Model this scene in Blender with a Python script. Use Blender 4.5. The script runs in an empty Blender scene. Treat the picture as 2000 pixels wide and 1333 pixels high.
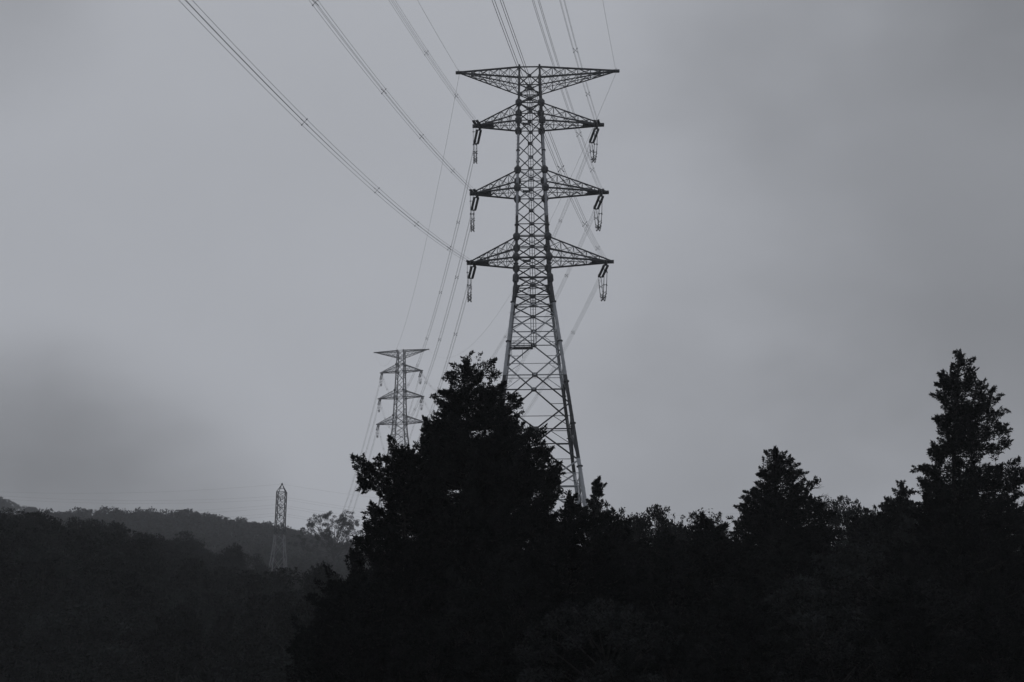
import bpy, math, random
import numpy as np
from mathutils import Vector, Matrix

S = bpy.context.scene
COL = S.collection

# ------------------------------------------------------------------ camera
PITCH, ROLL, FPX = math.radians(16.5), math.radians(0.6), 2200.0
CAM = np.array([0.0, 0.0, 3.0])
FWD = np.array([0.0, math.cos(PITCH), math.sin(PITCH)])
_r = np.array([1.0, 0, 0]); _u = np.cross(_r, FWD)
RT = _r*math.cos(ROLL) - _u*math.sin(ROLL)
UP = _r*math.sin(ROLL) + _u*math.cos(ROLL)
cam = bpy.data.cameras.new('camera'); camo = bpy.data.objects.new('camera', cam); COL.objects.link(camo)
cam.sensor_width = 36.0; cam.lens = FPX/2000*36.0; cam.clip_end = 6000; cam.clip_start = 0.1
M = Matrix(((RT[0], UP[0], -FWD[0], CAM[0]), (RT[1], UP[1], -FWD[1], CAM[1]), (RT[2], UP[2], -FWD[2], CAM[2]), (0, 0, 0, 1)))
camo.matrix_world = M
S.camera = camo

def ray(x, y):
    return FWD + RT*(x-1000)/FPX + UP*(666.5-y)/FPX
def at(x, y, Y):
    """world point seen at photo pixel x,y that lies Y metres ahead"""
    d = ray(x, y)
    return CAM + d*(Y/d[1])
def proj(p):
    p = np.asarray(p)-CAM; z = p@FWD
    return 1000+FPX*(p@RT)/z, 666.5-FPX*(p@UP)/z

# ------------------------------------------------------------------ world, sun, exposure
W = bpy.data.worlds.new('World'); S.world = W; W.use_nodes = True
nt = W.node_tree; nt.nodes.clear()
N = nt.nodes.new; L = nt.links.new
SUN_EL, SUN_ROT = math.radians(55), math.radians(-20)
out = N('ShaderNodeOutputWorld'); bg = N('ShaderNodeBackground'); L(bg.outputs[0], out.inputs[0])
bg.inputs['Strength'].default_value = 0.1
sky = N('ShaderNodeTexSky'); sky.sky_type = 'NISHITA'; sky.sun_disc = False
sky.sun_elevation = SUN_EL; sky.sun_rotation = SUN_ROT
hs = N('ShaderNodeHueSaturation'); hs.inputs['Saturation'].default_value = 0.1; hs.inputs['Value'].default_value = 0.9
L(sky.outputs[0], hs.inputs['Color'])
tc = N('ShaderNodeTexCoord')
def mth(op, a, b=None, clamp=False):
    n = N('ShaderNodeMath'); n.operation = op; n.use_clamp = clamp
    for i, v in enumerate((a, b)):
        if v is None: continue
        if isinstance(v, (int, float)): n.inputs[i].default_value = v
        else: L(v, n.inputs[i])
    return n.outputs[0]
def cloud_noise(scale, seed, detail=4):
    mp = N('ShaderNodeMapping'); L(tc.outputs['Generated'], mp.inputs[0]); mp.inputs['Location'].default_value = (seed, seed*1.7, seed*.3)
    mp.inputs['Scale'].default_value = (1, 1, 1.6)
    n = N('ShaderNodeTexNoise'); n.inputs['Scale'].default_value = scale; n.inputs['Detail'].default_value = detail; n.inputs['Roughness'].default_value = .5
    L(mp.outputs[0], n.inputs['Vector'])
    return n.outputs['Fac']
warp = cloud_noise(5.0, 3.1, 4)
def bank(x, y, inner, outer, amount):
    """a darker bank of cloud, or painted corner vignetting, around the direction of photo pixel x,y"""
    d = Vector(ray(x, y)).normalized()
    dp = N('ShaderNodeVectorMath'); dp.operation = 'DOT_PRODUCT'
    L(tc.outputs['Generated'], dp.inputs[0]); dp.inputs[1].default_value = d
    ang = mth('ARCCOSINE', mth('MINIMUM', dp.outputs['Value'], 1.0))
    ang = mth('ADD', ang, mth('MULTIPLY', mth('SUBTRACT', warp, .5), math.radians(outer)*.7))
    mr = N('ShaderNodeMapRange'); mr.interpolation_type = 'SMOOTHSTEP'
    L(ang, mr.inputs[0]); mr.inputs[1].default_value = math.radians(inner); mr.inputs[2].default_value = math.radians(outer)
    mr.inputs[3].default_value = amount; mr.inputs[4].default_value = 0.0
    return mr.outputs[0]
CLOUDS_VIGNETTE = [(1400, 960, 2, 12, .08), (1900, 400, 2, 21, .36), (1480, 60, 0, 7, .10), (2020, -40, 0, 8, .26), (-20, 905, 0, 8.5, .46), (190, 940, 0, 7.5, .38), (400, 990, 0, 6.5, .36), (-60, -60, 0, 8, .24), (1950, 780, 0, 13, .20), (1350, 1000, 0, 12, .14)]  # cloud banks; the corner darkening paints lens vignetting into the sky colour
dark = None
for b in CLOUDS_VIGNETTE:
    f = mth('SUBTRACT', 1.0, bank(*b))
    dark = f if dark is None else mth('MULTIPLY', dark, f)
fine = mth('ADD', 1.0, mth('MULTIPLY', mth('SUBTRACT', cloud_noise(2.6, 7.7, 5), .5), .22))
val = mth('MULTIPLY', dark, fine)
cm = N('ShaderNodeVectorMath'); cm.operation = 'SCALE'; cm.inputs[0].default_value = (3.98, 4.14, 4.52)
L(val, cm.inputs['Scale'])
mx = N('ShaderNodeMix'); mx.data_type = 'RGBA'; mx.inputs['Factor'].default_value = .94
L(hs.outputs[0], mx.inputs['A']); L(cm.outputs[0], mx.inputs['B'])
L(mx.outputs['Result'], bg.inputs['Color'])

sl = bpy.data.lights.new('sun', 'SUN'); sl.energy = 0.25; sl.angle = math.radians(60); sl.color = (1, .97, .93)
so = bpy.data.objects.new('sun', sl); COL.objects.link(so)
so.rotation_euler = (math.pi/2-SUN_EL, 0, math.pi-SUN_ROT)
S.view_settings.view_transform = 'Standard'; S.view_settings.look = 'None'
S.view_settings.exposure = 0.0; S.view_settings.gamma = 1.0
S.cycles.max_bounces = 5; S.cycles.volume_bounces = 1; S.cycles.diffuse_bounces = 3
S.cycles.use_denoising = True; S.cycles.denoiser = 'OPENIMAGEDENOISE'; S.cycles.denoising_prefilter = 'ACCURATE'

# ------------------------------------------------------------------ helpers
def tag(o, label=None, cat=None, group=None, kind=None):
    if label: o['label'] = label
    if cat: o['category'] = cat
    if group: o['group'] = group
    if kind: o['kind'] = kind
    return o
def empty(name, loc=(0, 0, 0)):
    o = bpy.data.objects.new(name, None); o.location = loc; o.empty_display_size = .5; COL.objects.link(o); return o

class MB:
    """collects tubes, boxes and kites and links them as one mesh object"""
    def __init__(s): s.v = []; s.q = []; s.t = []; s.n = 0; s.qm = []; s.tm = []
    def add(s, V, Q=None, T=None, mi=0):
        V = np.asarray(V, float).reshape(-1, 3)
        if Q is not None and len(Q):
            Q = np.asarray(Q, int).reshape(-1, 4); s.q.append(Q+s.n); s.qm.append(np.full(len(Q), mi))
        if T is not None and len(T):
            T = np.asarray(T, int).reshape(-1, 3); s.t.append(T+s.n); s.tm.append(np.full(len(T), mi))
        s.v.append(V); s.n += len(V)
    def poly(s, pts, r, n=6, mi=0, cap=True):
        """tube along a polyline with one radius or a radius per point"""
        P = np.asarray(pts, float); k = len(P)
        R = np.full(k, r) if np.isscalar(r) else np.asarray(r, float)
        T = np.gradient(P, axis=0); T /= np.linalg.norm(T, axis=1)[:, None]+1e-12
        ref = np.array([0, 0, 1.]) if abs(T[:, 2]).mean() < .9 else np.array([0, 1., 0])
        A = np.cross(T, ref); A /= np.linalg.norm(A, axis=1)[:, None]+1e-12
        B = np.cross(T, A)
        a = np.arange(n)/n*2*math.pi + math.pi/n
        V = P[:, None, :] + R[:, None, None]*(np.cos(a)[None, :, None]*A[:, None, :] + np.sin(a)[None, :, None]*B[:, None, :])
        i = np.arange(n); j = (i+1) % n
        Q = np.concatenate([np.stack([i+m*n, j+m*n, j+(m+1)*n, i+(m+1)*n], 1) for m in range(k-1)])
        V = V.reshape(-1, 3); Tt = []
        if cap:
            c0, c1 = len(V), len(V)+1
            V = np.concatenate([V, P[:1], P[-1:]])
            Tt = np.concatenate([np.stack([j, i, np.full(n, c0)], 1), np.stack([i+(k-1)*n, j+(k-1)*n, np.full(n, c1)], 1)])
        s.add(V, Q, Tt, mi)
    def bar(s, a, b, r, n=4, mi=0): s.poly([a, b], r, n, mi)
    def box(s, c, sx, sy, sz, ax=None, mi=0):
        ax = np.eye(3) if ax is None else np.asarray(ax)
        V = [np.asarray(c)+ax[0]*x*sx/2+ax[1]*y*sy/2+ax[2]*z*sz/2 for x in (-1, 1) for y in (-1, 1) for z in (-1, 1)]
        s.add(V, [(0, 1, 3, 2), (4, 6, 7, 5), (0, 4, 5, 1), (2, 3, 7, 6), (0, 2, 6, 4), (1, 5, 7, 3)], mi=mi)
    def mesh(s, name, mats, smooth=False):
        me = bpy.data.meshes.new(name)
        V = np.concatenate(s.v).astype(np.float32)
        Q = np.concatenate(s.q) if s.q else np.zeros((0, 4), int)
        T = np.concatenate(s.t) if s.t else np.zeros((0, 3), int)
        mi = np.concatenate(s.qm+s.tm) if (s.qm or s.tm) else np.zeros(0)
        me.vertices.add(len(V)); me.vertices.foreach_set('co', V.ravel())
        me.loops.add(Q.size+T.size); me.loops.foreach_set('vertex_index', np.concatenate([Q.ravel(), T.ravel()]).astype(np.int32))
        me.polygons.add(len(Q)+len(T))
        st = np.concatenate([np.arange(len(Q))*4, Q.size+np.arange(len(T))*3]).astype(np.int32)
        me.polygons.foreach_set('loop_start', st)
        me.polygons.foreach_set('material_index', mi.astype(np.int32))
        if smooth: me.polygons.foreach_set('use_smooth', np.ones(len(Q)+len(T), bool))
        for m in (mats if isinstance(mats, (list, tuple)) else [mats]): me.materials.append(m)
        me.update(calc_edges=True)
        return me
    def build(s, name, mats, parent=None, smooth=False):
        o = bpy.data.objects.new(name, s.mesh(name, mats, smooth)); COL.objects.link(o)
        if parent: o.parent = parent
        return o

# ------------------------------------------------------------------ materials
def mat(name, col, rough=.7, metal=0.0, spec=.2, noise=None, bands=None, rnd=0.0, mid=None):
    m = bpy.data.materials.new(name); m.use_nodes = True
    t = m.node_tree; b = t.nodes['Principled BSDF']
    b.inputs['Roughness'].default_value = rough; b.inputs['Metallic'].default_value = metal
    b.inputs['Specular IOR Level'].default_value = spec
    c = t.nodes.new('ShaderNodeRGB'); c.outputs[0].default_value = (*col, 1); src = c.outputs[0]
    co = t.nodes.new('ShaderNodeTexCoord')
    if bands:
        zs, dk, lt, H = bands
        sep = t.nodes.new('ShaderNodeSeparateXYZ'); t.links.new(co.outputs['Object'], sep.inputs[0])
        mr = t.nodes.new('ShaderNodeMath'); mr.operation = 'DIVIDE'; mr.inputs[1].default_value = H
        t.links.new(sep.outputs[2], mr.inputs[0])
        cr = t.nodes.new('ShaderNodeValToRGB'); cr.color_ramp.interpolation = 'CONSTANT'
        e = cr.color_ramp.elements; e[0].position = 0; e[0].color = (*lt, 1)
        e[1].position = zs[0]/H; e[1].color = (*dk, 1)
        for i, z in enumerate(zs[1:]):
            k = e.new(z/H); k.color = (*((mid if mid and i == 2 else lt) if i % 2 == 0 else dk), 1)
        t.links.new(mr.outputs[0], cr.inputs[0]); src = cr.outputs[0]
    if noise:
        sc, amt = noise
        n = t.nodes.new('ShaderNodeTexNoise'); n.inputs['Scale'].default_value = sc; n.inputs['Detail'].default_value = 5
        t.links.new(co.outputs['Object'], n.inputs['Vector'])
        mr = t.nodes.new('ShaderNodeMapRange'); mr.inputs[1].default_value = .3; mr.inputs[2].default_value = .7
        mr.inputs[3].default_value = 1-amt; mr.inputs[4].default_value = 1+amt
        t.links.new(n.outputs['Fac'], mr.inputs[0]); f = mr.outputs[0]
        if rnd:
            oi = t.nodes.new('ShaderNodeObjectInfo'); m2 = t.nodes.new('ShaderNodeMapRange')
            m2.inputs[3].default_value = 1-rnd; m2.inputs[4].default_value = 1+rnd
            t.links.new(oi.outputs['Random'], m2.inputs[0])
            mu = t.nodes.new('ShaderNodeMath'); mu.operation = 'MULTIPLY'; t.links.new(f, mu.inputs[0]); t.links.new(m2.outputs[0], mu.inputs[1]); f = mu.outputs[0]
        vs = t.nodes.new('ShaderNodeVectorMath'); vs.operation = 'SCALE'
        t.links.new(src, vs.inputs[0]); t.links.new(f, vs.inputs['Scale']); src = vs.outputs[0]
    t.links.new(src, b.inputs['Base Color'])
    return m
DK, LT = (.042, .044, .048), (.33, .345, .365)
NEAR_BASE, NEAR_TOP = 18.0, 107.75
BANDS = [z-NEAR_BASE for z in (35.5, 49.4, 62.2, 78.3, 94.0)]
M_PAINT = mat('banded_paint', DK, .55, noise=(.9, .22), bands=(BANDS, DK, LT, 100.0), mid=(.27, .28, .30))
M_ARM = mat('dark_arm_paint', (.045, .047, .052), .55, noise=(.9, .25))
M_FAR = mat('weathered_steel', (.09, .092, .098), .6, noise=(.4, .15))
M_GALV = mat('galvanised_steel', (.11, .113, .12), .5, metal=.2, noise=(1.2, .2))
BANDS2 = [.01, 13.0]
M_SMALL = mat('small_tower_paint', (.12, .12, .125), .6, noise=(.8, .15), bands=([13.5, 90], (.025, .026, .03), (.17, .175, .18), 100.0))
M_WIRE = mat('weathered_aluminium', (.09, .092, .1), .55, metal=.2)
M_INS = mat('dark_porcelain', (.03, .031, .034), .35, spec=.4)
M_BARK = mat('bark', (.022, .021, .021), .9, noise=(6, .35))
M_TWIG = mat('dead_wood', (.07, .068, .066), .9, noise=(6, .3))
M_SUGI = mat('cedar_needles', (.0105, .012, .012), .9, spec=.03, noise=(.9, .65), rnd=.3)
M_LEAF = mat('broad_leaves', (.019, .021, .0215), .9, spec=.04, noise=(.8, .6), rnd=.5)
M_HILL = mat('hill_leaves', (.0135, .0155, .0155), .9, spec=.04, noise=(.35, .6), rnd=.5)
M_GROUND = mat('ground_litter', (.02, .021, .021), .95, spec=.1, noise=(.3, .4))

# ------------------------------------------------------------------ ground
RAMP = ((-3000, 0), (40, 0), (100, 7), (190, 19), (380, 35), (528, 62), (640, 74), (760, 84), (1500, 84), (3000, 84))
def ground(x, y):
    z = np.interp(y, [a for a, b in RAMP], [b for a, b in RAMP])
    g = lambda cx, cy, sx, sy, a: a*np.exp(-((x-cx)/sx)**2/2-((y-cy)/sy)**2/2)
    z = z + g(-36, 190, 20, 70, -12) + g(-215, 635, 80, 60, 12) + g(-410, 830, 75, 110, 41) + g(-60, 560, 40, 90, -3) + g(-120, 190, 30, 60, 4) + g(-50, 84, 34, 27, -14) + g(-72, 135, 30, 26, 5) + g(-78, 600, 32, 90, -12)
    z = z + g(60, 480, 160, 160, -10)
    return z + .5*np.sin(x*.13+y*.07)*np.clip(y/100, 0, 1)
def axis(lo, hi, fine, n):
    return np.unique(np.concatenate([np.arange(lo, hi, fine), ]))
gx = np.concatenate([np.arange(-1600, -500, 50), np.arange(-500, 300, 8), np.arange(300, 1601, 50)])
gy = np.concatenate([np.arange(-300, 0, 30), np.arange(0, 900, 8), np.arange(900, 1601, 50)])
GX, GY = np.meshgrid(gx, gy); GZ = ground(GX, GY)
mb = MB(); V = np.stack([GX, GY, GZ], -1).reshape(-1, 3)
nx, ny = len(gx), len(gy)
ii = (np.arange(ny-1)[:, None]*nx+np.arange(nx-1)[None, :]).ravel()
mb.add(V, np.stack([ii, ii+1, ii+nx+1, ii+nx], 1))
tag(mb.build('ground', M_GROUND, smooth=True), kind='structure')

# ------------------------------------------------------------------ lattice towers
def lerp(a, b, t): return np.asarray(a)*(1-t)+np.asarray(b)*t
def lattice_tower(name, base, rz, width, arms, gw, levels, mats, detail=True, fat=1.0):
    """width(z) gives the side of the square body at local height z"""
    root = empty(name, base); root.rotation_euler = (0, 0, rz); armmat = M_ARM if detail else mats
    def corner(z, sx, sy): w = width(z)/2; return np.array([sx*w, sy*w, z])
    top = levels[-1]
    flange = [z for z in np.arange(2, top-8, 7.1)]
    node_levels = set()
    for z0, z1 in [(a[0], a[1]) for a in arms]: node_levels |= {z0, z1}
    # legs
    for sx in (-1, 1):
        for sy in (-1, 1):
            m = MB(); zs = [-14]+list(levels); rr = [(.33-.13*max(z, 0)/top)*fat for z in zs]
            m.poly([corner(z, sx, sy) for z in zs], rr, 10)
            if detail:
                for f in flange:
                    r0 = (.30-.13*f/top); c = corner(f, sx, sy); d = corner(f+.14, sx, sy)
                    m.poly([c, d], r0*1.9, 10, 1)
                for f in np.arange(3, top-4, .75):      # step bolts
                    c = corner(f, sx, sy); q = 1 if int(f/.75) % 2 else -1
                    dv = np.array([sx*.42, 0, 0]) if q > 0 else np.array([0, sy*.42, 0])
                    m.bar(c, c+dv, .022, 4)
            for f in node_levels:                        # swollen joint where arms meet the leg
                h = .85 if detail else .7
                m.poly([corner(f-h, sx, sy), corner(f-.25, sx, sy), corner(f+.25, sx, sy), corner(f+h, sx, sy)], [.2*fat, .66, .66, .2*fat], 8, 1)
            m.poly([corner(top, sx, sy), corner(top, sx, sy)+np.array([0, 0, .45])], .2*fat, 8)
            if detail:
                wz = levels_waist
                m.poly([corner(wz-.9, sx, sy), corner(wz-.5, sx, sy), corner(wz+.5, sx, sy), corner(wz+.9, sx, sy)], [.25, .55, .55, .25], 10, 1)
            m.build('leg', [mats, armmat], root)
    # face bracing
    faces = [((-1, -1), (1, -1)), ((1, -1), (1, 1)), ((1, 1), (-1, 1)), ((-1, 1), (-1, -1))]
    for (a, b) in faces:
        m = MB()
        for z0, z1 in zip(levels[:-1], levels[1:]):
            A, B, Cc, D = corner(z0, *a), corner(z0, *b), corner(z1, *a), corner(z1, *b)
            w0, w1 = width(z0), width(z1); t = w0/(w0+w1); X = lerp(A, D, t)
            r = (.086+.0056*w0)*fat
            m.bar(A, D, r); m.bar(B, Cc, r)
            zc = X[2]
            Hl, Hr = corner(zc, *a), corner(zc, *b)
            if z0 in horiz or w0 < 0: m.bar(A, B, r*.9)
            if w0 > 5.2 and detail or (not detail and w0 > 6.5):
                m.bar(Hl, Hr, r*.75)
            if w0 > 8.0:                                 # redundant members
                for P0, P1, Hx in ((A, X, Hl), (Cc, X, Hl), (B, X, Hr), (D, X, Hr)):
                    mid = lerp(P0, P1, .5); m.bar(mid, lerp(P0, Hx, .5), r*.45)
                m.bar(lerp(Cc, X, .5), lerp(D, X, .5), r*.4); m.bar(Hl, lerp(Cc, X, .5), r*.4); m.bar(Hr, lerp(D, X, .5), r*.4)
            if detail:
                n = (B-A)/np.linalg.norm(B-A); g = .44+.026*w0
                m.box(X, g*1.25, .16, g, (n, np.cross(n, (0, 0, 1)), (0, 0, 1)), 1)
        m.bar(corner(top, *a), corner(top, *b), .13*fat)
        m.build('face_bracing', [mats, armmat], root)
    # diaphragms inside the body
    for z in horiz:
        m = MB(); m.bar(corner(z, -1, -1), corner(z, 1, 1), .05*fat); m.bar(corner(z, 1, -1), corner(z, -1, 1), .05*fat)
        m.build('cross_diaphragm', mats, root)
    # arms
    def arm(side, zb, zt, tip, ztip, nseg, big):
        m = MB(); sx = side; T = np.array([tip, 0, ztip])
        hw = .30 if big else .16
        Tn, Tf = T+np.array([0, -hw, 0]), T+np.array([0, hw, 0])
        bn, bf, tn, tf = corner(zb, sx, -1), corner(zb, sx, 1), corner(zt, sx, -1), corner(zt, sx, 1)
        light = .053*fat
        if big: rb, rt = .175*fat, .14*fat
        else: rb, rt = .125*fat, .2*fat
        m.bar(bn, Tn, rb, 6); m.bar(bf, Tf, rb, 6); m.bar(tn, Tn, rt, 6); m.bar(tf, Tf, rt, 6)
        ts = [i/nseg for i in range(nseg)]
        for i in range(1, nseg):
            t0 = i/nseg
            for (p, q, Ta, Tb) in ((bn, tn, Tn, Tn), (bf, tf, Tf, Tf), (bn, bf, Tn, Tf), (tn, tf, Tn, Tf)):
                m.bar(lerp(p, Ta, t0), lerp(q, Tb, t0), light*1.1)
        for i in range(nseg-1):
            t0, t1 = i/nseg, (i+1)/nseg
            for (p, q, Ta, Tb) in ((bn, tn, Tn, Tn), (bf, tf, Tf, Tf)):
                m.bar(lerp(p, Ta, t0), lerp(q, Tb, t1), light); m.bar(lerp(q, Tb, t0), lerp(p, Ta, t1), light)
            for (p, q, Ta, Tb) in ((bn, bf, Tn, Tf), (tn, tf, Tn, Tf)):
                m.bar(lerp(p, Ta, t0), lerp(q, Tb, t1), light); m.bar(lerp(q, Tb, t0), lerp(p, Ta, t1), light)
        # walkway member half way up the arm
        mn = lerp(bn, tn, .36); mf = lerp(bf, tf, .36)
        m.bar(mn, lerp(Tn, bn, .06), light*1.2); m.bar(mf, lerp(Tf, bf, .06), light*1.2)
        o = m.build('crossarm', armmat, root)
        tb = MB()
        if big:
            e = np.array([side*1.0, 0, 0])
            tb.box(T+np.array([-side*1.9, 0, 0]), 3.2, .85, .36); tb.box(T-e*.35, 1.3, .6, .46)
            for sy in (-1, 1): tb.box(T+np.array([-side*1.0, sy*.5, -.2]), .5, .2, .5)
        else:
            tb.box(T+np.array([side*.0, 0, 0]), 1.3, .5, .42); tb.bar(T, T+np.array([side*.1, 0, .6]), .05)
            tb.bar(T+np.array([-side*1.0, -.4, -.35]), T+np.array([-side*3.2, -.4, -.45]), .04)
            tb.bar(T+np.array([-side*1.0, -.4, -.6]), T+np.array([-side*3.2, -.4, -.75]), .04)
            tb.bar(T+np.array([-side*1.0, -.4, -.35]), T+np.array([-side*1.0, -.4, -.62]), .04)
        tb.build('tip_beam', armmat, o)
    for zb, zt, tl, tr in arms:
        arm(-1, zb, zt, -tl, zb, 5, True); arm(1, zb, zt, tr, zb, 5, True)
    arm(-1, gw[0], gw[1], -gw[2], gw[1], 6, False); arm(1, gw[0], gw[1], gw[3], gw[1], 6, False)
    if detail:
        m = MB(); z0, z1 = 51.3-NEAR_BASE+4.6, top-2
        for x in (-.42, 0, .42): m.bar((x, .2, z0), (x, .2, z1), .07, 4)
        for z in np.arange(z0, z1, .6): m.bar((-.42, .2, z), (.42, .2, z), .02, 4)
        m.build('ladder', armmat, root)
        m = MB(); zp = 51.3-NEAR_BASE+3.3; w = width(zp)/2
        m.box((-w*.5-.1, -w+.8, zp), w*.95, 1.3, .10)
        for sy in (-w+.05, -w+1.55):
            for h in (.55, 1.1): m.bar((-w+.2, sy, zp+h), (0, sy, zp+h), .035)
            for x in np.linspace(-w+.2, 0, 6): m.bar((x, sy, zp), (x, sy, zp+1.1), .035)
        for x in (-w+.6, -w*.45): m.bar((x, -w+.1, zp), (x*.98, -w+.1, zp-1.9), .05)
        m.build('platform', armmat, root)
        for zb, zt, tl, tr in arms:                       # small notice boards on the body
            m = MB(); w = width(zb)/2; m.box((-w*.35, -w-.06, zb-.75), 1.35, .1, .42); m.build('notice_board', armmat, root)
    return root

# near tower: square lattice of tubes, longer arms on its right side
NB = NEAR_BASE
def w_near(z):
    Z = z+NB
    return 3.62+(107.75-Z)*.0528 if Z > 67.1 else 5.77+(67.1-Z)*.2365
lv = [0, 8.4, 35.3-NB, 44.8-NB, 53.65-NB, 60.3-NB, 64.0-NB, 67.3-NB, 70.95-NB, 74.7-NB, 79.3-NB, 83.9-NB, 87.3-NB, 92.0-NB, 97.0-NB, 100.5-NB, 102.4-NB, 104.15-NB, 107.75-NB]
lv[1] = 26.3-NB
levels_waist = 67.1-NB
horiz = {v-NB for v in (67.3, 70.95, 74.7, 83.9, 87.3, 97.0, 100.5, 104.15)} | {lv[6]}
near_arms = [(97.0-NB, 100.5-NB, 10.0, 12.9), (83.9-NB, 87.3-NB, 10.5, 13.3), (70.95-NB, 74.7-NB, 11.0, 13.7)]
NC = np.array([3.65, 182.0, NB])
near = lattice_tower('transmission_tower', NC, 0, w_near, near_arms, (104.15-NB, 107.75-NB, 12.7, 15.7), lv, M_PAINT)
tag(near, 'big lattice pylon painted in dark and pale bands, rising behind the tall dark cedar', 'pylon')

# far tower, turned a little
FB = 62.0
def w_far(z):
    Z = z+FB
    return 3.1+(154.7-Z)*.062 if Z > 117 else 5.45+(117-Z)*.24
flv = [v-FB for v in (62, 72, 82, 91, 98.5, 105, 110.5, 115, 118.9, 122.5, 127, 131.5, 135, 139.5, 144.4, 147.9, 149.8, 151.6, 154.9)]
horiz = {v-FB for v in (118.9, 122.5, 131.5, 135, 144.4, 147.9, 151.6)}
far_arms = [(144.4-FB, 147.9-FB, 10.2, 10.8), (131.5-FB, 135-FB, 10.9, 11.6), (118.9-FB, 122.5-FB, 11.4, 12.4)]
FC = np.array([-54.1, 528.0, FB]); FRZ = math.radians(-10)
far = lattice_tower('transmission_tower', FC, FRZ, w_far, far_arms, (151.6-FB, 154.9-FB, 13.2, 13.4), flv, M_FAR, detail=False, fat=1.1)
tag(far, 'distant grey lattice pylon fading into the mist beyond the cedar', 'pylon')

def tip(c, rz, side, a, length, z, inset=0):
    x = side*(length-inset); return np.array([c[0]+x*math.cos(rz), c[1]+x*math.sin(rz), z])
nt_ = {}; ft_ = {}
for i, (a, f) in enumerate(zip(near_arms, far_arms)):
    for s in (-1, 1):
        nt_[(i, s)] = tip(NC, 0, s, 0, a[2] if s < 0 else a[3], a[0]+NB-.25, .9)
        ft_[(i, s)] = tip(FC, FRZ, s, 0, f[2] if s < 0 else f[3], f[0]+FB-.25, .7)

# small slim tower by the hill wood
def small_tower():
    B = np.array([-78.5, 380.0, 35.0]); root = empty('slim_lattice_tower', B)
    def w(z): return 2.9 if z > 17.5 else (3.0+(17.5-z)*.02 if z > 12 else 3.1+(12-z)*.2)
    def c(z, sx, sy): return np.array([sx*w(z)/2, sy*w(z)/2, z])
    top = 28.0; lv = [0, 6.5, 11.5, 14.3, 16.8, 19.2, 21.5, 23.8, 26, top]
    for sx in (-1, 1):
        for sy in (-1, 1):
            m = MB(); m.poly([c(z, sx, sy) for z in [-2]+lv]+[np.array([sx*.12, sy*.12, 30.6])], [.15]*11+[.1], 6); m.build('leg', M_SMALL, root)
    for a, b in (((-1, -1), (1, -1)), ((1, -1), (1, 1)), ((1, 1), (-1, 1)), ((-1, 1), (-1, -1))):
        m = MB()
        for z0, z1 in zip(lv[:-1], lv[1:]):
            m.bar(c(z0, *a), c(z1, *b), .085); m.bar(c(z0, *b), c(z1, *a), .085)
            if z0 > 12: m.bar(c(z0, *a), c(z0, *b), .07)
        m.bar(c(top, *a), c(top, *b), .11)
        m.bar(lerp(c(top, *a), (0, 0, 30.6), .5), lerp(c(top, *b), (0, 0, 30.6), .5), .07)
        m.build('face_bracing', M_SMALL, root)
    m = MB(); m.box((0, 0, 30.8), .5, .5, .45); m.bar((0, 0, 30.9), (0, 0, 31.3), .08); m.build('peak_cap', M_SMALL, root)
    for z in (20.2, 23.0, 25.8):                         # short side arms that carry the wires, seen end on
        m = MB()
        for sy in (-1, 1): m.bar((-.2, sy*.1, z), (-.2, sy*3.4, z+.25), .1); m.bar((.2, 0, z+.8), (-.2, sy*3.4, z+.25), .07)
        m.box((0, -1.5, z-.6), .25, .25, 1.1)
        m.build('wire_arm', M_SMALL, root)
    return root, B
st, SB = small_tower()
tag(st, 'slim pointed lattice tower with pale feet standing against the misty wooded hill', 'lattice tower')

# ------------------------------------------------------------------ wires
def bundle_frame(P):
    T = np.gradient(P, axis=0); T /= np.linalg.norm(T, axis=1)[:, None]
    A = np.cross(T, (0, 0, 1.)); A /= np.linalg.norm(A, axis=1)[:, None]
    return T, A, np.cross(A, T)
HALF = .24
def bundle(name, P, label, cat, group, spacers, r=.022, half=HALF, sp=1.0):
    root = empty(name, P[0]); o0 = P[0]
    P = P-o0; T, A, Bv = bundle_frame(P)
    for sa in (-1, 1):
        for sb in (-1, 1):
            m = MB(); m.poly(P+A*sa*half+Bv*sb*half, r, 5); m.build('wire', M_WIRE, root)
    for i in spacers:
        m = MB(); c = P[i]
        for sa, sb in ((1, 1), (1, -1)):
            e = A[i]*half*sa+Bv[i]*half*sb
            m.bar(c-e*.95, c+e*.95, .03*sp, 4)
            for q in (-1, 1): m.poly([c+e*q*.75, c+e*q*1.3], .065*sp, 6)
        m.build('spacer', M_GALV, root)
    tag(root, label, cat, group)
    return root
def chainlen(P): return np.concatenate([[0], np.cumsum(np.linalg.norm(np.diff(P, axis=0), axis=1))])
def spacer_ix(P, first, step, end_gap=8):
    s = chainlen(P); return [int(np.argmin(abs(s-d))) for d in np.arange(first, s[-1]-end_gap, step)]

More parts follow.
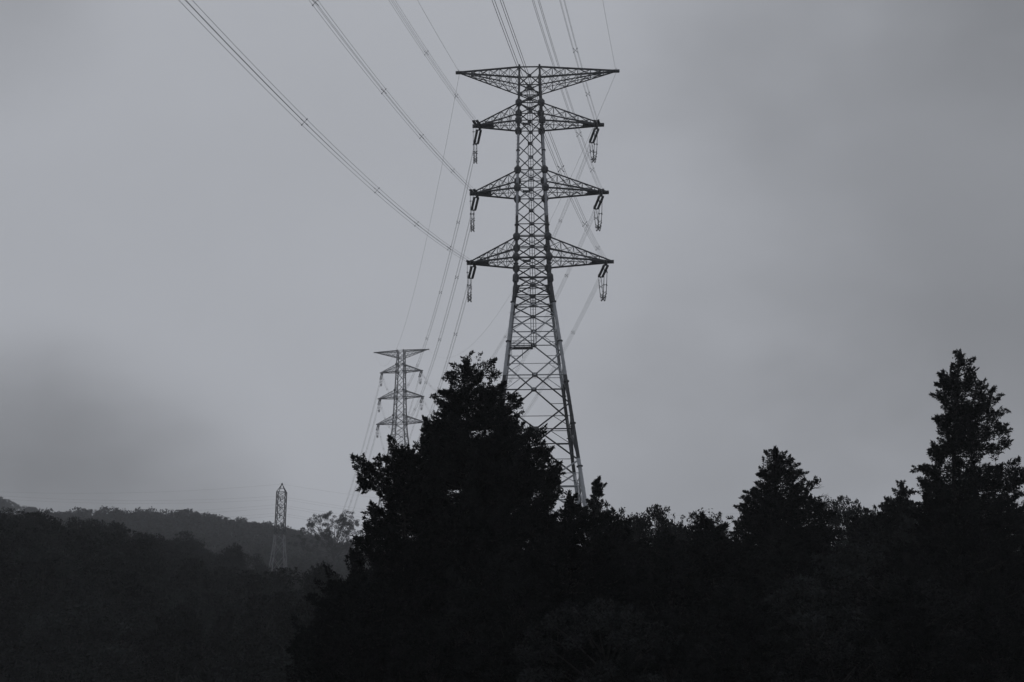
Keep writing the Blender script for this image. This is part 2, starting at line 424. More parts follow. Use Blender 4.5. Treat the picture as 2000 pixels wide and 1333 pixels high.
# insulator strings: one built, the rest copies
SLEN = 4.9
def make_string():
    root = empty('insulator_string')
    for sx in (-1, 1):
        m = MB(); xs = []; rs = []
        n = 26
        for i in range(n):
            x0 = .55+i*(SLEN-1.1)/n; d = (SLEN-1.1)/n
            xs += [x0, x0+d*.35, x0+d*.7]; rs += [.13, .23, .13]
        m.poly([(sx*.33, x, 0) for x in xs], rs, 8)
        m.build('disc_chain', M_INS, root, smooth=False)
    for x, q in ((.42, 1), (SLEN-.42, -1)):
        m = MB(); m.box((0, x, 0), .95, .2, .12)
        m.bar((0, x-.42*q, 0), (0, x, 0), .06, 6)
        m.build('yoke_plate', M_GALV, root)
        m = MB()
        a = np.linspace(-.5, math.pi+.5, 14)
        for s in (-1, 1):
            m.poly([(s*(.34+.22*math.sin(t)), x+q*(.45-.45*math.cos(t)), .12+.08*math.sin(t)) for t in a], .022, 4)
        m.build('arcing_horn', M_GALV, root)
    return root
PROTO = make_string(); used = [False]
def place_string(P, d, label, group):
    if not used[0]: o = PROTO; used[0] = True
    else:
        o = PROTO.copy(); COL.objects.link(o)
        for ch in PROTO.children:
            c = ch.copy(); COL.objects.link(c); c.parent = o
    d = np.asarray(d)/np.linalg.norm(d); a = np.cross(d, (0, 0, 1.)); a /= np.linalg.norm(a); u = np.cross(a, d)
    o.matrix_world = Matrix(((a[0], d[0], u[0], P[0]), (a[1], d[1], u[1], P[1]), (a[2], d[2], u[2], P[2]), (0, 0, 0, 1)))
    tag(o, label, 'insulator', group)
    return np.asarray(P)+d*SLEN

LEVEL = ('top', 'middle', 'lowest')
ARM = {-1: 'shorter', 1: 'longer'}
KSLOPE, CURV, SAG = .14, .00058, 27.5
TOPPX = {(2, -1): 350+8, (1, -1): 605+4, (0, -1): 757+6, (2, 1): 965+3, (1, 1): 1041+3, (0, 1): 1094+2}
SPACERS = {(2, -1): ((594, 245), (733, 376), (812, 440), (877, 489)), (1, -1): ((609, 8), (743, 180), (819, 268), (881, 337)), (0, -1): ((827, 104), (887, 187)),
           (2, 1): ((1139, 437), (1164, 487), (1095, 330)), (1, 1): ((1128, 265), (1153, 333)), (0, 1): ((1118, 101), (1143, 187))}
def nearest(P, pts):
    Q = np.array([proj(p) for p in P]); return [int(np.argmin(np.hypot(Q[:, 0]-x, Q[:, 1]-y))) for x, y in pts]
ends_near_front, ends_near_back, ends_far_front, ends_far_back = {}, {}, {}, {}
for (i, s), A in nt_.items():
    side = 'left-hand' if s < 0 else 'right-hand'
    # span coming from a tower behind the viewer
    d = ray(TOPPX[(i, s)], 0); xc, zc = d[0]/d[1], d[2]/d[1]
    Y = (A[0]-KSLOPE*A[1])/(xc-KSLOPE); zC = CAM[2]+zc*Y; uc = A[1]-Y
    a = (zC-A[2]-CURV*uc*uc)/uc
    a0 = np.array([A[0], A[1]-.5, A[2]])
    def curve(u): return np.stack([a0[0]-KSLOPE*u, a0[1]-u, a0[2]+a*u+CURV*u*u], -1)
    e = place_string(a0, curve(np.array(4.5))-a0, f'insulator string pointing toward the viewer from the {LEVEL[i]} {ARM[s]} arm of the big pylon', 'insulator strings of the big pylon')
    u = np.concatenate([np.linspace(SLEN, 130, 70), np.linspace(134, 350, 40)])
    P = curve(u); P[0] = e
    ends_near_front[(i, s)] = e
    bundle('conductor_bundle', P, f'four wires rising toward the viewer from the {LEVEL[i]} {ARM[s]} arm of the big pylon', 'power line', 'overhead wires in front of the big pylon', nearest(P, SPACERS[(i, s)]), r=.017, sp=.7)
    # span to the distant tower
    B = ft_[(i, s)].copy(); B[1] -= .5
    b0 = np.array([A[0], A[1]+.5, A[2]])
    def curve2(t): t = np.asarray(t)[..., None]; return b0*(1-t)+B*t-np.array([0, 0, 1.])*4*SAG*t*(1-t)
    e1 = place_string(b0, curve2(.012)-b0, f'dark double insulator string hanging beneath the {LEVEL[i]} {ARM[s]} arm tip of the big pylon', 'insulator strings of the big pylon')
    e2 = place_string(B, curve2(.988)-B, f'tiny insulator string facing the viewer at the distant pylon {LEVEL[i]} {side} arm tip', 'insulator strings of the distant pylon')
    ends_near_back[(i, s)] = e1; ends_far_front[(i, s)] = e2
    t = np.concatenate([np.linspace(.0145, .12, 16), np.linspace(.13, .9855, 70)])
    P = curve2(t); P[0] = e1; P[-1] = e2
    bundle('conductor_bundle', P, f'four wires sagging from the big pylon {LEVEL[i]} {ARM[s]} arm to the distant pylon', 'power line', 'overhead wires between the two pylons', spacer_ix(P, 28-3*i, 34), r=.018)
    # span beyond the distant tower
    c0 = ft_[(i, s)].copy(); c0[1] += .5
    E = np.array([c0[0]-96, 880, 74.0+6*(2-i)])
    def curve3(t): t = np.asarray(t)[..., None]; return c0*(1-t)+E*t-np.array([0, 0, 1.])*4*26*t*(1-t)
    e3 = place_string(c0, curve3(.012)-c0, f'small double insulator string hanging below the distant pylon {LEVEL[i]} {side} arm tip', 'insulator strings of the distant pylon')
    ends_far_back[(i, s)] = e3
    t = np.linspace(.0135, .62, 50); P = curve3(t); P[0] = e3
    bundle('conductor_bundle', P, f'faint wires dropping into the mist beyond the {LEVEL[i]} {side} arm of the distant pylon', 'power line', 'overhead wires beyond the distant pylon', spacer_ix(P, 40, 60))
# jumper loops
def jumper(a, b, drop, label, group):
    t = np.linspace(0, 1, 27); P = a[None]*(1-t[:, None])+b[None]*t[:, None]
    shape = 1-np.abs(2*t-1)**2.6
    P[:, 2] -= drop*shape
    bundle('jumper_loop', P, label, 'jumper wires', group, [2, 5, 8, 10, 12, 14, 16, 18, 21, 24], r=.028, sp=1.3)
for k in nt_:
    i, s = k
    jumper(ends_near_front[k], ends_near_back[k], 5.2-(ends_near_back[k][2]-ends_near_front[k][2])*.0, f'drooping four-wire jumper loop under the {LEVEL[i]} {ARM[s]} arm tip of the big pylon', 'jumper loops of the big pylon')
    jumper(ends_far_front[k], ends_far_back[k], 4.0, f'small jumper loop under the {LEVEL[i]} {"left-hand" if s < 0 else "right-hand"} arm tip of the distant pylon', 'jumper loops of the distant pylon')
# earth wires
def single(name, P, label, group, r=.02):
    o0 = P[0]; m = MB(); m.poly(P-o0, r, 5); o = m.build(name, M_WIRE); o.location = o0
    tag(o, label, 'wire', group)
    return o
for s, px in ((-1, 815), (1, 1177)):
    A = tip(NC, 0, s, 0, 12.7 if s < 0 else 15.7, NEAR_TOP+.1); side = ARM[s]
    d = ray(px, 0); xc, zc = d[0]/d[1], d[2]/d[1]
    Y = (A[0]-KSLOPE*A[1])/(xc-KSLOPE); zC = CAM[2]+zc*Y; uc = A[1]-Y; a = (zC-A[2]-.0004*uc*uc)/uc
    u = np.linspace(0, 340, 60); single('earth_wire', np.stack([A[0]-KSLOPE*u, A[1]-u, A[2]+a*u+.0004*u*u], -1), f'thin earth wire rising toward the viewer from the {side} top arm of the big pylon', 'earth wires')
    B = tip(FC, FRZ, s, 0, 13.2 if s < 0 else 13.4, 154.9)
    A2 = A-np.array([0, 0, .5]); t = np.linspace(0, 1, 60)[:, None]
    single('earth_wire', A2*(1-t)+B*t-np.array([0, 0, 1.])*4*(25 if s < 0 else 22)*t*(1-t), f'thin earth wire sagging from the big pylon {side} top arm to the distant pylon', 'earth wires')
# thin lines carried by the slim tower
def span(a, b, sag, n=40):
    t = np.linspace(0, 1, n)[:, None]; return a*(1-t)+b*t-np.array([0, 0, 1.])*4*sag*t*(1-t)
for z, yl, yr, nm in ((30.8, 958, 1000, 'peak'), (26.2, 967, 1035, 'upper arm'), (23.4, 1000, 1050, 'middle arm'), (20.6, 1018, 1062, 'lower arm')):
    for off in ((0,) if z > 30 else (-1, 1)):
        a = SB+np.array([-.2, off*3.3, z])
        bl = at(-60, yl+off*3, 400); br = at(1500, yr+4*off, 430)
        w = 'nearer' if off < 0 else ('farther' if off > 0 else 'single')
        single('thin_wire', span(a, bl, 2.0), f'{w} faint thin wire crossing the misty hill to the slim tower {nm}', 'thin wires of the slim tower', .015)
        single('thin_wire', span(a, br, 5.0, 60), f'{w} faint thin wire from the slim tower {nm} passing behind the tall cedar', 'thin wires of the slim tower', .015)

# ------------------------------------------------------------------ trees
RNG = np.random.default_rng(11)
def unit(v): return v/(np.linalg.norm(v, axis=-1, keepdims=True)+1e-9)
def kites(mb, base, direc, length, width, rng, mi=0, fold=.25):
    """leaf-sized kite faces: base points, directions"""
    n = len(base); rv = unit(rng.normal(size=(n, 3))); side = unit(np.cross(direc, rv)); up = np.cross(side, direc)
    Lg = (length*rng.uniform(.65, 1.35, n))[:, None]; Wd = (width*rng.uniform(.7, 1.3, n))[:, None]
    v = np.stack([base, base+direc*Lg*.5+side*Wd+up*Wd*fold, base+direc*Lg, base+direc*Lg*.5-side*Wd+up*Wd*fold], 1)
    mb.add(v.reshape(-1, 3), np.arange(n*4).reshape(-1, 4), mi=mi)
def clump(mb, c, r, n, length, width, rng, lift=.3, flat=.8, mi=0):
    d = unit(rng.normal(size=(n, 3))); rad = r*(.25+.75*rng.random(n)**.6)
    d2 = d.copy(); p = c+d*rad[:, None]*np.array([1, 1, flat])
    dirs = unit(d2+rng.normal(scale=.75, size=(n, 3))+np.array([0, 0, lift]))
    kites(mb, p-dirs*length*.4, dirs, length, width, rng, mi)
def plume(mb, c, ax, r, n, length, width, rng, mi=0):
    """a pointed spray of needles: wide at its base, tapering to its tip along ax"""
    ax = unit(np.asarray(ax, float)); t = rng.random(n)**.9
    pr = rng.normal(size=(n, 3)); pr -= (pr@ax)[:, None]*ax; pr = unit(pr)
    rad = r*.78*(1-t)**.75*rng.random(n)**.45
    p = c+ax*((t-.42)*r*2.4)[:, None]+pr*rad[:, None]
    dirs = unit(ax*.8+pr*(.95-.6*t)[:, None]+rng.normal(scale=.5, size=(n, 3)))
    kites(mb, p-dirs*length*.3, dirs, length, width, rng, mi)
def limb(mb, a, b, r0, r1, rng, n=5, droop=.0, mi=0):
    t = np.linspace(0, 1, n)[:, None]; P = a*(1-t)+b*t
    P[1:-1] += rng.normal(scale=np.linalg.norm(b-a)*.03, size=(n-2, 3)); P[:, 2] -= (droop*4*t*(1-t))[:, 0]
    mb.poly(P, np.linspace(r0, r1, n), 5, mi)

def outline_tree(name, xt, Y, outline, lobes, label, cat='tree', group=None, clump_r=.62, dens=1.0, leaf=(.17, .028), nper=440, mat_=None, seed=1, gaps=(), spread=1.0, trunk_r=.32, skip=.08, inner=1.0, gapk=.35):
    """a conifer whose crown width per height follows what is seen of it; real trunk, limbs and leaf clumps round the whole trunk.
    outline: rows (pixel y, pixel x left, pixel x right) turned into metres at distance Y"""
    rng = np.random.default_rng(seed); mat_ = mat_ or M_SUGI
    base = at(xt, 1250, Y); gz = float(ground(base[0], Y)); bx = base[0]
    rows = []
    for (py, pl, pr) in outline:
        a, b = at(pl, py, Y), at(pr, py, Y); rows.append((a[2], bx-a[0], b[0]-bx))
    rows = np.array(rows)[::-1]
    ztop = rows[-1, 0]
    root = empty(name, (bx, Y, gz)); O = np.array([bx, Y, gz])
    topx = (rows[-1, 2]-rows[-1, 1])/2
    def axis_x(z): f = np.clip((z-rows[0, 0])/(ztop-rows[0, 0]+1e-6), 0, 1); return topx*f**2
    tr = MB(); zz = np.linspace(gz-.6, ztop-.3, 14)
    tr.poly([np.array([axis_x(z), 0, z-gz]) for z in zz], np.linspace(trunk_r, .03, 14), 9)
    cr = MB()
    z = max(rows[0, 0], gz+.3); 
    gp = [(at(gx_, gy_, Y)[[0, 2]], gr*Y/FPX*1.03) for gx_, gy_, gr in gaps]
    def put(c, r, ax=None):
        for g, gr in gp:
            if np.hypot(c[0]+bx-g[0], c[2]+gz-g[1]) < gr+r*gapk: return
        n = int(nper*dens*(r/.62)**2)
        if ax is None:
            ax = unit(np.array([c[0]-axis_x(c[2]+gz), c[1], 0]))*.75+np.array([0, 0, .55])
        plume(cr, c, ax+rng.normal(scale=.32, size=3), r*1.08, n, leaf[0], leaf[1], rng)
    while z < ztop-.15:
        l = np.interp(z, rows[:, 0], rows[:, 1]); r_ = np.interp(z, rows[:, 0], rows[:, 2]); ax = axis_x(z)
        l += ax; r_ -= ax; mean = max((abs(l)+abs(r_))/2, .1)
        crr = min(clump_r, mean*.55+.16)
        nb = max(4, int(2*math.pi*mean/(crr*1.9)))
        a0 = rng.random()*6.28
        for k in range(nb):
            if rng.random() < skip: continue
            az = a0+k/nb*2*math.pi+rng.normal()*.15
            c_, s_ = math.cos(az), math.sin(az)
            R = (r_ if c_ > 0 else l)*abs(c_)**1.4+mean*(1-abs(c_)**1.4)
            R = max(R*rng.uniform(.82, 1.06)*spread-crr*.7, .02)
            zz_ = z+rng.normal()*.22
            tip_ = np.array([ax+R*c_, R*s_, zz_-gz])
            root_ = np.array([axis_x(z), 0, max(zz_-gz-R*.12, .1)])
            if R > .5: limb(tr, root_, tip_, .025+.012*R, .012, rng, 5, droop=R*.06)
            put(tip_, crr*rng.uniform(.6, 1.2))
            for j in range(2):                            # side sprays at the bough end
                if R > .6: put(tip_+rng.normal(scale=crr*.7, size=3), crr*rng.uniform(.3, .55))
            q = R-crr*1.35
            while q > .35:
                f = q/R
                if rng.random() > inner: q -= crr*1.5; continue
                put(root_*(1-f)+tip_*f+rng.normal(scale=.18, size=3), crr*rng.uniform(.65, 1.0)); q -= crr*1.5
        z += crr*rng.uniform(.85, 1.1)
    for (lx, ly, lr) in lobes:                            # heavy boughs that stand out of the crown
        p = at(lx, ly, Y)-O; R = lr*Y/FPX
        p[1] = rng.uniform(-.5, .5)*min(2.0, abs(p[0])+.3)
        limb(tr, np.array([axis_x(p[2]+gz), 0, max(p[2]-abs(p[0])*.15, .2)]), p, .05, .02, rng, 5)
        put(p, R*.6)
        for k in range(max(6, int(20*(R/.9)**2))):
            d = unit(rng.normal(size=3)); q = p+d*R*rng.uniform(.3, .66)*np.array([1, 1, .95])
            put(q, min(clump_r*.7, R*.45)*rng.uniform(.7, 1.1), d+np.array([0, 0, .45]))
    for k in range(3):
        cr_p = np.array([axis_x(ztop), 0, ztop-gz-.22-.28*k]); plume(cr, cr_p, np.array([rng.normal()*.15, rng.normal()*.15, 1]), .2+.1*k, 90+50*k, leaf[0], leaf[1], rng)
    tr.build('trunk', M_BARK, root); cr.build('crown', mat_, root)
    tag(root, label, cat, group)
    return root

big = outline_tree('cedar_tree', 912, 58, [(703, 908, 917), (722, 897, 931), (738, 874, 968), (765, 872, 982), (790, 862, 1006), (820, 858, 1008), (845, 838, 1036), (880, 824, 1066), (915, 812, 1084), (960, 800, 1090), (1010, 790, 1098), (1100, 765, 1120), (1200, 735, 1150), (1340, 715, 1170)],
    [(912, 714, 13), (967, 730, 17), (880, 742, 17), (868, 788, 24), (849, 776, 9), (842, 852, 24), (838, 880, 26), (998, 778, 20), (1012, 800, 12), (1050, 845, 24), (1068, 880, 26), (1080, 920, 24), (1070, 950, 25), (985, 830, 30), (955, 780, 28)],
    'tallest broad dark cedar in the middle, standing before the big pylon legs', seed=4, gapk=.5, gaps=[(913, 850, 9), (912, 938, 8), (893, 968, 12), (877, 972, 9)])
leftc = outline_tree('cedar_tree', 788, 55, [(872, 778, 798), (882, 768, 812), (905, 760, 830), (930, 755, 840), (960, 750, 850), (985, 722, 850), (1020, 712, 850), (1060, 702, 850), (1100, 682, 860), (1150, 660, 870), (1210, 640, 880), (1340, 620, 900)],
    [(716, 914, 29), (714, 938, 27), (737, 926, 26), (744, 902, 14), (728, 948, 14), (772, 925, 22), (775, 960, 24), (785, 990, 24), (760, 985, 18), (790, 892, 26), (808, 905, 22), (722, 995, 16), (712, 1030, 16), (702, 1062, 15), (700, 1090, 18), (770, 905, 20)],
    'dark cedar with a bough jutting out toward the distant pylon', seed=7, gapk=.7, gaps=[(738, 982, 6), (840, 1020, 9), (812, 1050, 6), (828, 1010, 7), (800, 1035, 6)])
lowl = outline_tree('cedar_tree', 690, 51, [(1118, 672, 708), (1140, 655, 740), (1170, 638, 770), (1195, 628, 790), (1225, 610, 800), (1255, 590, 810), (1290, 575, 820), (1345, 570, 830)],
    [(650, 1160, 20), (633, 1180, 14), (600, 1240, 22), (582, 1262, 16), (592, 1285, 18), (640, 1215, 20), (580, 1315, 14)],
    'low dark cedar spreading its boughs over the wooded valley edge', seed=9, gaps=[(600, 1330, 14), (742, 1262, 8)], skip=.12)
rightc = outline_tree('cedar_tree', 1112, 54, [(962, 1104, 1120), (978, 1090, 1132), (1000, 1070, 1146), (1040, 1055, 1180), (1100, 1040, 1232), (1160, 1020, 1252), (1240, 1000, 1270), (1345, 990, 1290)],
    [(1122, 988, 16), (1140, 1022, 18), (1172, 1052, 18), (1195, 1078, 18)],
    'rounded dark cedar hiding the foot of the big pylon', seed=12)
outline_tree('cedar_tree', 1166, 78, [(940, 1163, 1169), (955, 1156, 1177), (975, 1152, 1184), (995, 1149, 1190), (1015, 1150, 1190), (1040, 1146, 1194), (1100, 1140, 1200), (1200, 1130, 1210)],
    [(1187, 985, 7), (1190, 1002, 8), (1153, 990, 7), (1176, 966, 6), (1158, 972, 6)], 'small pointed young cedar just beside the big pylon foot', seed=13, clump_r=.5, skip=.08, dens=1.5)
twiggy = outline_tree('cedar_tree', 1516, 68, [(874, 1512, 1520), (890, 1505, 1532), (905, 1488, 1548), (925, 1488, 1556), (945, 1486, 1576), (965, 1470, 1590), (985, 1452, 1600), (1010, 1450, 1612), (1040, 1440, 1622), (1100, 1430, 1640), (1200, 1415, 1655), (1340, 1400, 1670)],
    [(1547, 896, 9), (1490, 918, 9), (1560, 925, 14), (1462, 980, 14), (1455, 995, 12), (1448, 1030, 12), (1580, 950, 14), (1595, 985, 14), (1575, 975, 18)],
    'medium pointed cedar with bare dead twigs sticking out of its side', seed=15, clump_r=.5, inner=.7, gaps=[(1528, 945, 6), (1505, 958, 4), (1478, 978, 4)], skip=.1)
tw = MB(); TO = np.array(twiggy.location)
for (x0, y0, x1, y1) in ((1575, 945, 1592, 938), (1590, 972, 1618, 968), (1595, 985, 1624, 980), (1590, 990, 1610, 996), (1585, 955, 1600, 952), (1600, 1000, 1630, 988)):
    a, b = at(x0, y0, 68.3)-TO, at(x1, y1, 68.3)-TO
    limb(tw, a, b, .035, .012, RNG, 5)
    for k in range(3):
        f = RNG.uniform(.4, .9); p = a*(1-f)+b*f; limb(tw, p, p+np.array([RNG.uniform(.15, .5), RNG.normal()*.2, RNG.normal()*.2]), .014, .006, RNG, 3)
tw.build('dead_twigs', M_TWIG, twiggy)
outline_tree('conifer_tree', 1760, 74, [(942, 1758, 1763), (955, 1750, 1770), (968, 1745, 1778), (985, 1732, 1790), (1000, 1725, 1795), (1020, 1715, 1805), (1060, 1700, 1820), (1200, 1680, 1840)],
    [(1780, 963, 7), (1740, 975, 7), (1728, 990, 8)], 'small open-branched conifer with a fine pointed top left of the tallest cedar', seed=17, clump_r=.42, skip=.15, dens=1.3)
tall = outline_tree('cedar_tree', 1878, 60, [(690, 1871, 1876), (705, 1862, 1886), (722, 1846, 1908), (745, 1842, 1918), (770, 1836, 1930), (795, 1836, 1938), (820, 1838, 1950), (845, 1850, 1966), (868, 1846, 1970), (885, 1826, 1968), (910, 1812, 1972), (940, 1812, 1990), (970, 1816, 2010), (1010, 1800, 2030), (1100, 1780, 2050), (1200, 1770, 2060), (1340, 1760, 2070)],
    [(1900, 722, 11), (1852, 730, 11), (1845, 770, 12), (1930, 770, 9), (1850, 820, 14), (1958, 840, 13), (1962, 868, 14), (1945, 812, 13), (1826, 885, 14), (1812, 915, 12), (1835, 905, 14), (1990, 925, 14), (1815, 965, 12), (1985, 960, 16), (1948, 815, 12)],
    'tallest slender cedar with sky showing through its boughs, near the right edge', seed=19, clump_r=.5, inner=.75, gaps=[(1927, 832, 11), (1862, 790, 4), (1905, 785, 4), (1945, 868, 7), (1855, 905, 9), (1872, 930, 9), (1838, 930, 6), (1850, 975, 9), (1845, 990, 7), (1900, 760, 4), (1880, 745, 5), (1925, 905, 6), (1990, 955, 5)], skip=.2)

# broadleaf trees: rounded, clumped crown
def broad_mesh(seed, h, R, nclump, nper, leaf, crad, mat_, cone=0.0, trunk=True, ragged=.25, tuft=0):
    rng = np.random.default_rng(seed); cr = MB(); tr = MB()
    tr.poly([(0, 0, -.8), (rng.normal()*.1, rng.normal()*.1, h*.3), (rng.normal()*.2, rng.normal()*.2, h*.7)], [R*.07, R*.055, R*.025], 7)
    zc = h*.58; Hh = h*.42
    lob = [(unit(rng.normal(size=3)), rng.uniform(.8, 1.12)) for _ in range(9)]
    for k in range(nclump):
        d = unit(rng.normal(size=3)); d[2] = d[2]*.9+.15; d = unit(d)
        g = 1-ragged*.5+ragged*max((d@l)*s for l, s in lob)
        q = rng.uniform(.55, 1)**.6*g
        z = zc+d[2]*Hh*q
        taper = 1-cone*np.clip((z-h*.25)/(h*.75), 0, 1)
        c = np.array([d[0]*R*q*taper, d[1]*R*q*taper, z])
        if k % 3 == 0: limb(tr, np.array([0, 0, max(z-R*.7, h*.25)]), c, R*.018, R*.006, rng, 4)
        if cone > .6: plume(cr, c, np.array([d[0], d[1], .35])+rng.normal(scale=.3, size=3), crad*rng.uniform(.7, 1.3), nper, leaf[0], leaf[1], rng)
        else: clump(cr, c, crad*rng.uniform(.7, 1.2), nper, leaf[0], leaf[1], rng, lift=.2, flat=.75)
    for k in range(tuft):                                 # twig ends poking out of the crown top
        a = rng.uniform(0, 6.28); rr = R*rng.uniform(0, .75); p = np.array([math.cos(a)*rr, math.sin(a)*rr, zc+Hh*math.sqrt(max(0, 1-(rr/R)**2))*.98])
        e = p+np.array([rng.normal()*.15, rng.normal()*.15, rng.uniform(.3, .8)]); limb(tr, p-np.array([0, 0, .4]), e, .02, .008, rng, 3)
        clump(cr, e, .22, 14, leaf[0], leaf[1], rng, lift=.5)
    return tr, cr
def tree_proto(name, *a, mat_=None, **k):
    tr, cr = broad_mesh(*a, mat_, **k); return tr.mesh(name+'_trunk', M_BARK), cr.mesh(name+'_crown', mat_)
def put_tree(name, proto, loc, sc, rz, label, group=None, cat='tree', hscale=1.0):
    root = empty(name, loc); root.rotation_euler = (0, 0, rz); root.scale = (sc*hscale, sc*hscale, sc)
    for nm, me in zip(('trunk', 'crown'), proto):
        o = bpy.data.objects.new(nm, me); COL.objects.link(o); o.parent = root
    tag(root, label, cat, group); return root
FG = [tree_proto('broadleaf', 31, 10, 3.3, 150, 150, (.17, .055), .60, mat_=M_LEAF, tuft=34),
      tree_proto('broadleaf', 32, 10, 3.9, 170, 150, (.16, .055), .64, mat_=M_LEAF, ragged=.45, tuft=40),
      tree_proto('broadleaf', 33, 10, 3.0, 130, 150, (.17, .05), .56, mat_=M_LEAF, cone=.35, tuft=26),
      tree_proto('cedar', 34, 10, 3.4, 260, 170, (.17, .032), .55, mat_=M_SUGI, cone=.85, ragged=.45),
      tree_proto('cedar', 35, 10, 3.0, 230, 170, (.17, .032), .5, mat_=M_SUGI, cone=.75, ragged=.5)]
rr = random.Random(5)
def top_tree(px, py, Y, k, label, wide=1.0, group=None):
    p = at(px, py, Y); gz = float(ground(p[0], Y)); h = p[2]-gz
    return put_tree('broadleaf_tree' if k < 3 else 'cedar_tree', FG[k], (p[0], Y, gz), h/10.3, rr.uniform(0, 6.28), label, group, hscale=wide)
for a in ((1216, 1006, 80, 2, 'rounded broadleaf treetop next to the small pointed cedar', .62),
          (1282, 1000, 84, 1, 'wide broadleaf treetop with twiggy upright sprays in the low skyline gap', .70),
          (1352, 1014, 86, 0, 'airy broadleaf treetop with specks of sky, in the middle of the low skyline gap', .72),
          (1398, 1024, 80, 2, 'narrow broadleaf treetop close to the medium pointed cedar', .58),
          (1440, 1062, 76, 1, 'low broadleaf treetop at the foot of the medium pointed cedar', .8),
          (1646, 982, 80, 1, 'ragged broadleaf treetop beyond the bare dead twigs', .60),
          (1688, 1006, 78, 0, 'low broadleaf treetop beside the open-branched conifer', .62),
          (1790, 1000, 66, 2, 'rounded treetop between the open-branched conifer and tallest slender cedar', .7),
          (1985, 1010, 66, 1, 'dark treetop cut by the right edge below the tallest slender cedar', .8),
          (1318, 1040, 78, 2, 'low rounded treetop filling the middle of the skyline gap', .8)):
    top_tree(*a[:5], wide=a[5])
# the dark thicket below them
fill = []
for Y, y0, step in ((72, 1052, 105), (64, 1085, 120), (56, 1130, 135), (49, 1170, 150), (43, 1225, 165)):
    x = 1190+rr.uniform(-40, 20)
    while x < 2080:
        fill.append((x, y0+rr.uniform(-45, 50), Y+rr.uniform(-3, 3))); x += step*rr.uniform(.8, 1.2)
for x, y, Y in ((905, 1180, 50), (1010, 1130, 50), (960, 1250, 46), (1080, 1235, 46), (850, 1240, 47), (760, 1250, 47), (1150, 1200, 47), (690, 1300, 45), (1220, 1290, 43)):
    fill.append((x, y, Y))
for i, (x, y, Y) in enumerate(fill):
    top_tree(x, y, Y, (rr.choice((3, 4)) if i >= len(fill)-9 else rr.choice((0, 1, 3, 4, 3, 4, 3))), 'dark leafy tree crowded into the black thicket below the skyline', rr.uniform(.85, 1.25)*1.25, 'trees of the dark thicket')

# nearer hillside wood
HP = []
for sd, R, cone, cl in ((41, 4.2, 0, 62), (42, 4.8, .1, 70), (43, 3.7, .25, 56), (44, 3.2, .55, 60)):
    tr, cr = broad_mesh(sd, 11, R, cl, 170, (.26, .095), 1.15, M_HILL, cone=cone, ragged=.4, tuft=14)
    m = MB(); m.v = cr.v+tr.v; m.q = cr.q+[q+cr.n for q in tr.q]; m.t = cr.t+[q+cr.n for q in tr.t]
    m.qm = cr.qm+[q*0+1 for q in tr.qm]; m.tm = cr.tm+[q*0+1 for q in tr.tm]
    HP.append(m.mesh('hill_tree', [M_HILL, M_BARK]))
def hill_tree(x, y, sc, k, label, group, cat='tree', wide=1.0):
    o = bpy.data.objects.new('hill_tree', HP[k]); COL.objects.link(o)
    o.location = (x, y, float(ground(x, y))-.2); o.rotation_euler = (0, 0, rr.uniform(0, 6.28)); o.scale = (sc*wide, sc*wide, sc)
    tag(o, label, cat, group); return o
SKYX, SKYY = zip((-400, 985), (-60, 992), (20, 998), (60, 1010), (170, 1010), (230, 1036), (280, 1024), (330, 1050), (390, 1040), (450, 1062), (510, 1072), (545, 1108), (575, 1108), (605, 1100), (640, 1118), (720, 1190))
Yh = 92.0; cnt = 0
while Yh < 262:
    stp = 7.0+Yh*.014
    x = -.53*Yh+rr.uniform(-3, 3)
    while x < -.125*Yh-(4 if Yh < 80 else 0):
        xx, yy = x+rr.uniform(-1.8, 1.8), Yh+rr.uniform(-2.2, 2.2)
        gz = float(ground(xx, yy)); px = proj((xx, yy, gz+8))[0]; lim = np.interp(px, SKYX, SKYY)+rr.choice((-3, 2, 6, 12, 20, 30))+rr.uniform(-2, 4)
        hmax = (at(px, lim, yy)[2]-gz)/10.9; sc = min(rr.uniform(.68, 1.1) if yy < 115 or px > 520 else rr.uniform(.85, 1.25), hmax)
        if hmax < .3: x += stp; continue
        hill_tree(xx, yy, sc, rr.choice((0, 0, 1, 1, 2, 2, 3)), 'dark rounded tree in the wood covering the nearer hillside', 'trees on the nearer hillside', wide=rr.uniform(.95, 1.25)/max(sc, .6)**.5); cnt += 1
        x += stp*rr.uniform(.85, 1.2)
    Yh += stp*.95
# misty ridge: skyline trees one by one
def ridge(x0, x1, n, Yf, lab, grp, sc=(.55, .95)):
    for i in range(n):
        x = x0+(x1-x0)*(i+rr.uniform(-.4, .4))/n
        hill_tree(x, Yf+rr.uniform(-14, 14), rr.uniform(*sc), rr.choice((0, 1, 1, 2, 3)), lab, grp, wide=rr.uniform(.9, 1.3))
ridge(-300, -60, 84, 640, 'misty grey tree on the crest of the far ridge', 'trees along the far ridge crest')
for Yr in (796, 818, 838): ridge(-470, -275, 26, Yr, 'pale misty tree on the farthest crest at the left edge', 'trees along the farthest crest', (.6, .95))
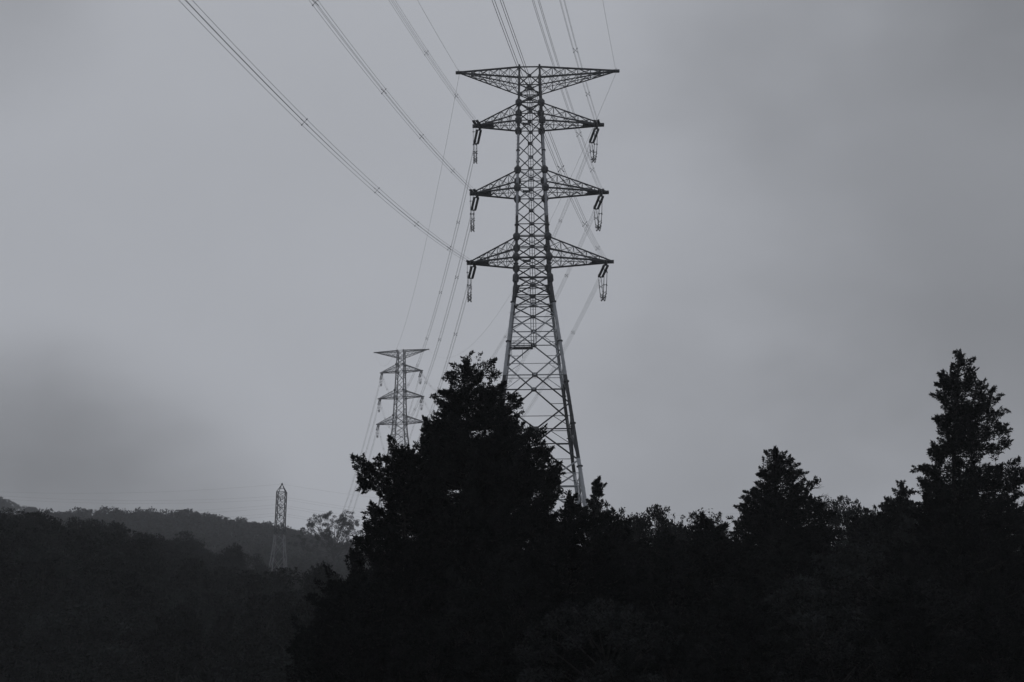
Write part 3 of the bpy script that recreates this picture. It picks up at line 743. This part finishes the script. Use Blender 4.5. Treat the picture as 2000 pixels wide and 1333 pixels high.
# rest of the far wood reads as one mass
fw = MB(); frng = np.random.default_rng(77)
Yf = 420.0
while Yf < 700:
    x = -.50*Yf
    while x < -.11*Yf:
        xx, yy = x+frng.uniform(-3, 3), Yf+frng.uniform(-3, 3); gz = float(ground(xx, yy)); R = frng.uniform(3.4, 5.2); h = frng.uniform(7, 12)
        if not (abs(xx-SB[0]) < 5 and abs(yy-SB[1]) < 50):
            fw.bar((xx, yy, gz-1), (xx, yy, gz+h*.6), .25, 5, 1)
            for k in range(9):
                d = unit(frng.normal(size=3)); c = np.array([xx+d[0]*R*.6, yy+d[1]*R*.6, gz+h*.6+d[2]*h*.33])
                clump(fw, c, R*.55, 26, 1.0, .42, frng, lift=.25)
        x += frng.uniform(8, 11)
    Yf += 9.5
tag(fw.build('woods', [M_HILL, M_BARK]), 'misty mass of the far hillside wood behind the slim lattice tower', 'wood', kind='stuff')
# lone open tree on the shoulder of the hill
def lone():
    Y = 450; p = at(655, 1003, Y); gz = float(ground(p[0], Y)); root = empty('broadleaf_tree', (p[0], Y, gz)); h = p[2]-gz
    rng = np.random.default_rng(3); tr = MB(); cr = MB()
    tr.poly([(0, 0, -1), (.2, 0, h*.4), (0, 0, h*.8)], [.45, .35, .12], 7)
    for k in range(80):
        a = rng.uniform(0, 6.28); el = rng.uniform(.15, 1.4); R = h*.52*rng.uniform(.75, 1.05)
        c = np.array([math.cos(a)*math.cos(el)*R*1.05, math.sin(a)*math.cos(el)*R, h*.45+math.sin(el)*R])
        limb(tr, np.array([0, 0, h*rng.uniform(.35, .6)]), c, .13, .05, rng, 5)
        for j in range(3): clump(cr, c+rng.normal(scale=.9, size=3), 1.0, 60, .42, .13, rng)
    tr.build('trunk', M_BARK, root); cr.build('crown', M_HILL, root)
    tag(root, 'lone open-crowned misty tree with visible branches next to the central cedars', 'tree')
lone()

# ------------------------------------------------------------------ haze
hz = MB(); hz.box((0, 655, 98), 3230, 1930, 222)
hm = bpy.data.materials.new('haze'); hm.use_nodes = True; t = hm.node_tree; t.nodes.clear()
o_ = t.nodes.new('ShaderNodeOutputMaterial'); v_ = t.nodes.new('ShaderNodeVolumePrincipled')
v_.inputs['Color'].default_value = (.95, .97, 1.0, 1); v_.inputs['Density'].default_value = .00032; v_.inputs['Anisotropy'].default_value = 0.2
t.links.new(v_.outputs[0], o_.inputs['Volume'])
ho = hz.build('haze', hm); tag(ho, 'thin even mist filling the air of the valley', kind='stuff')
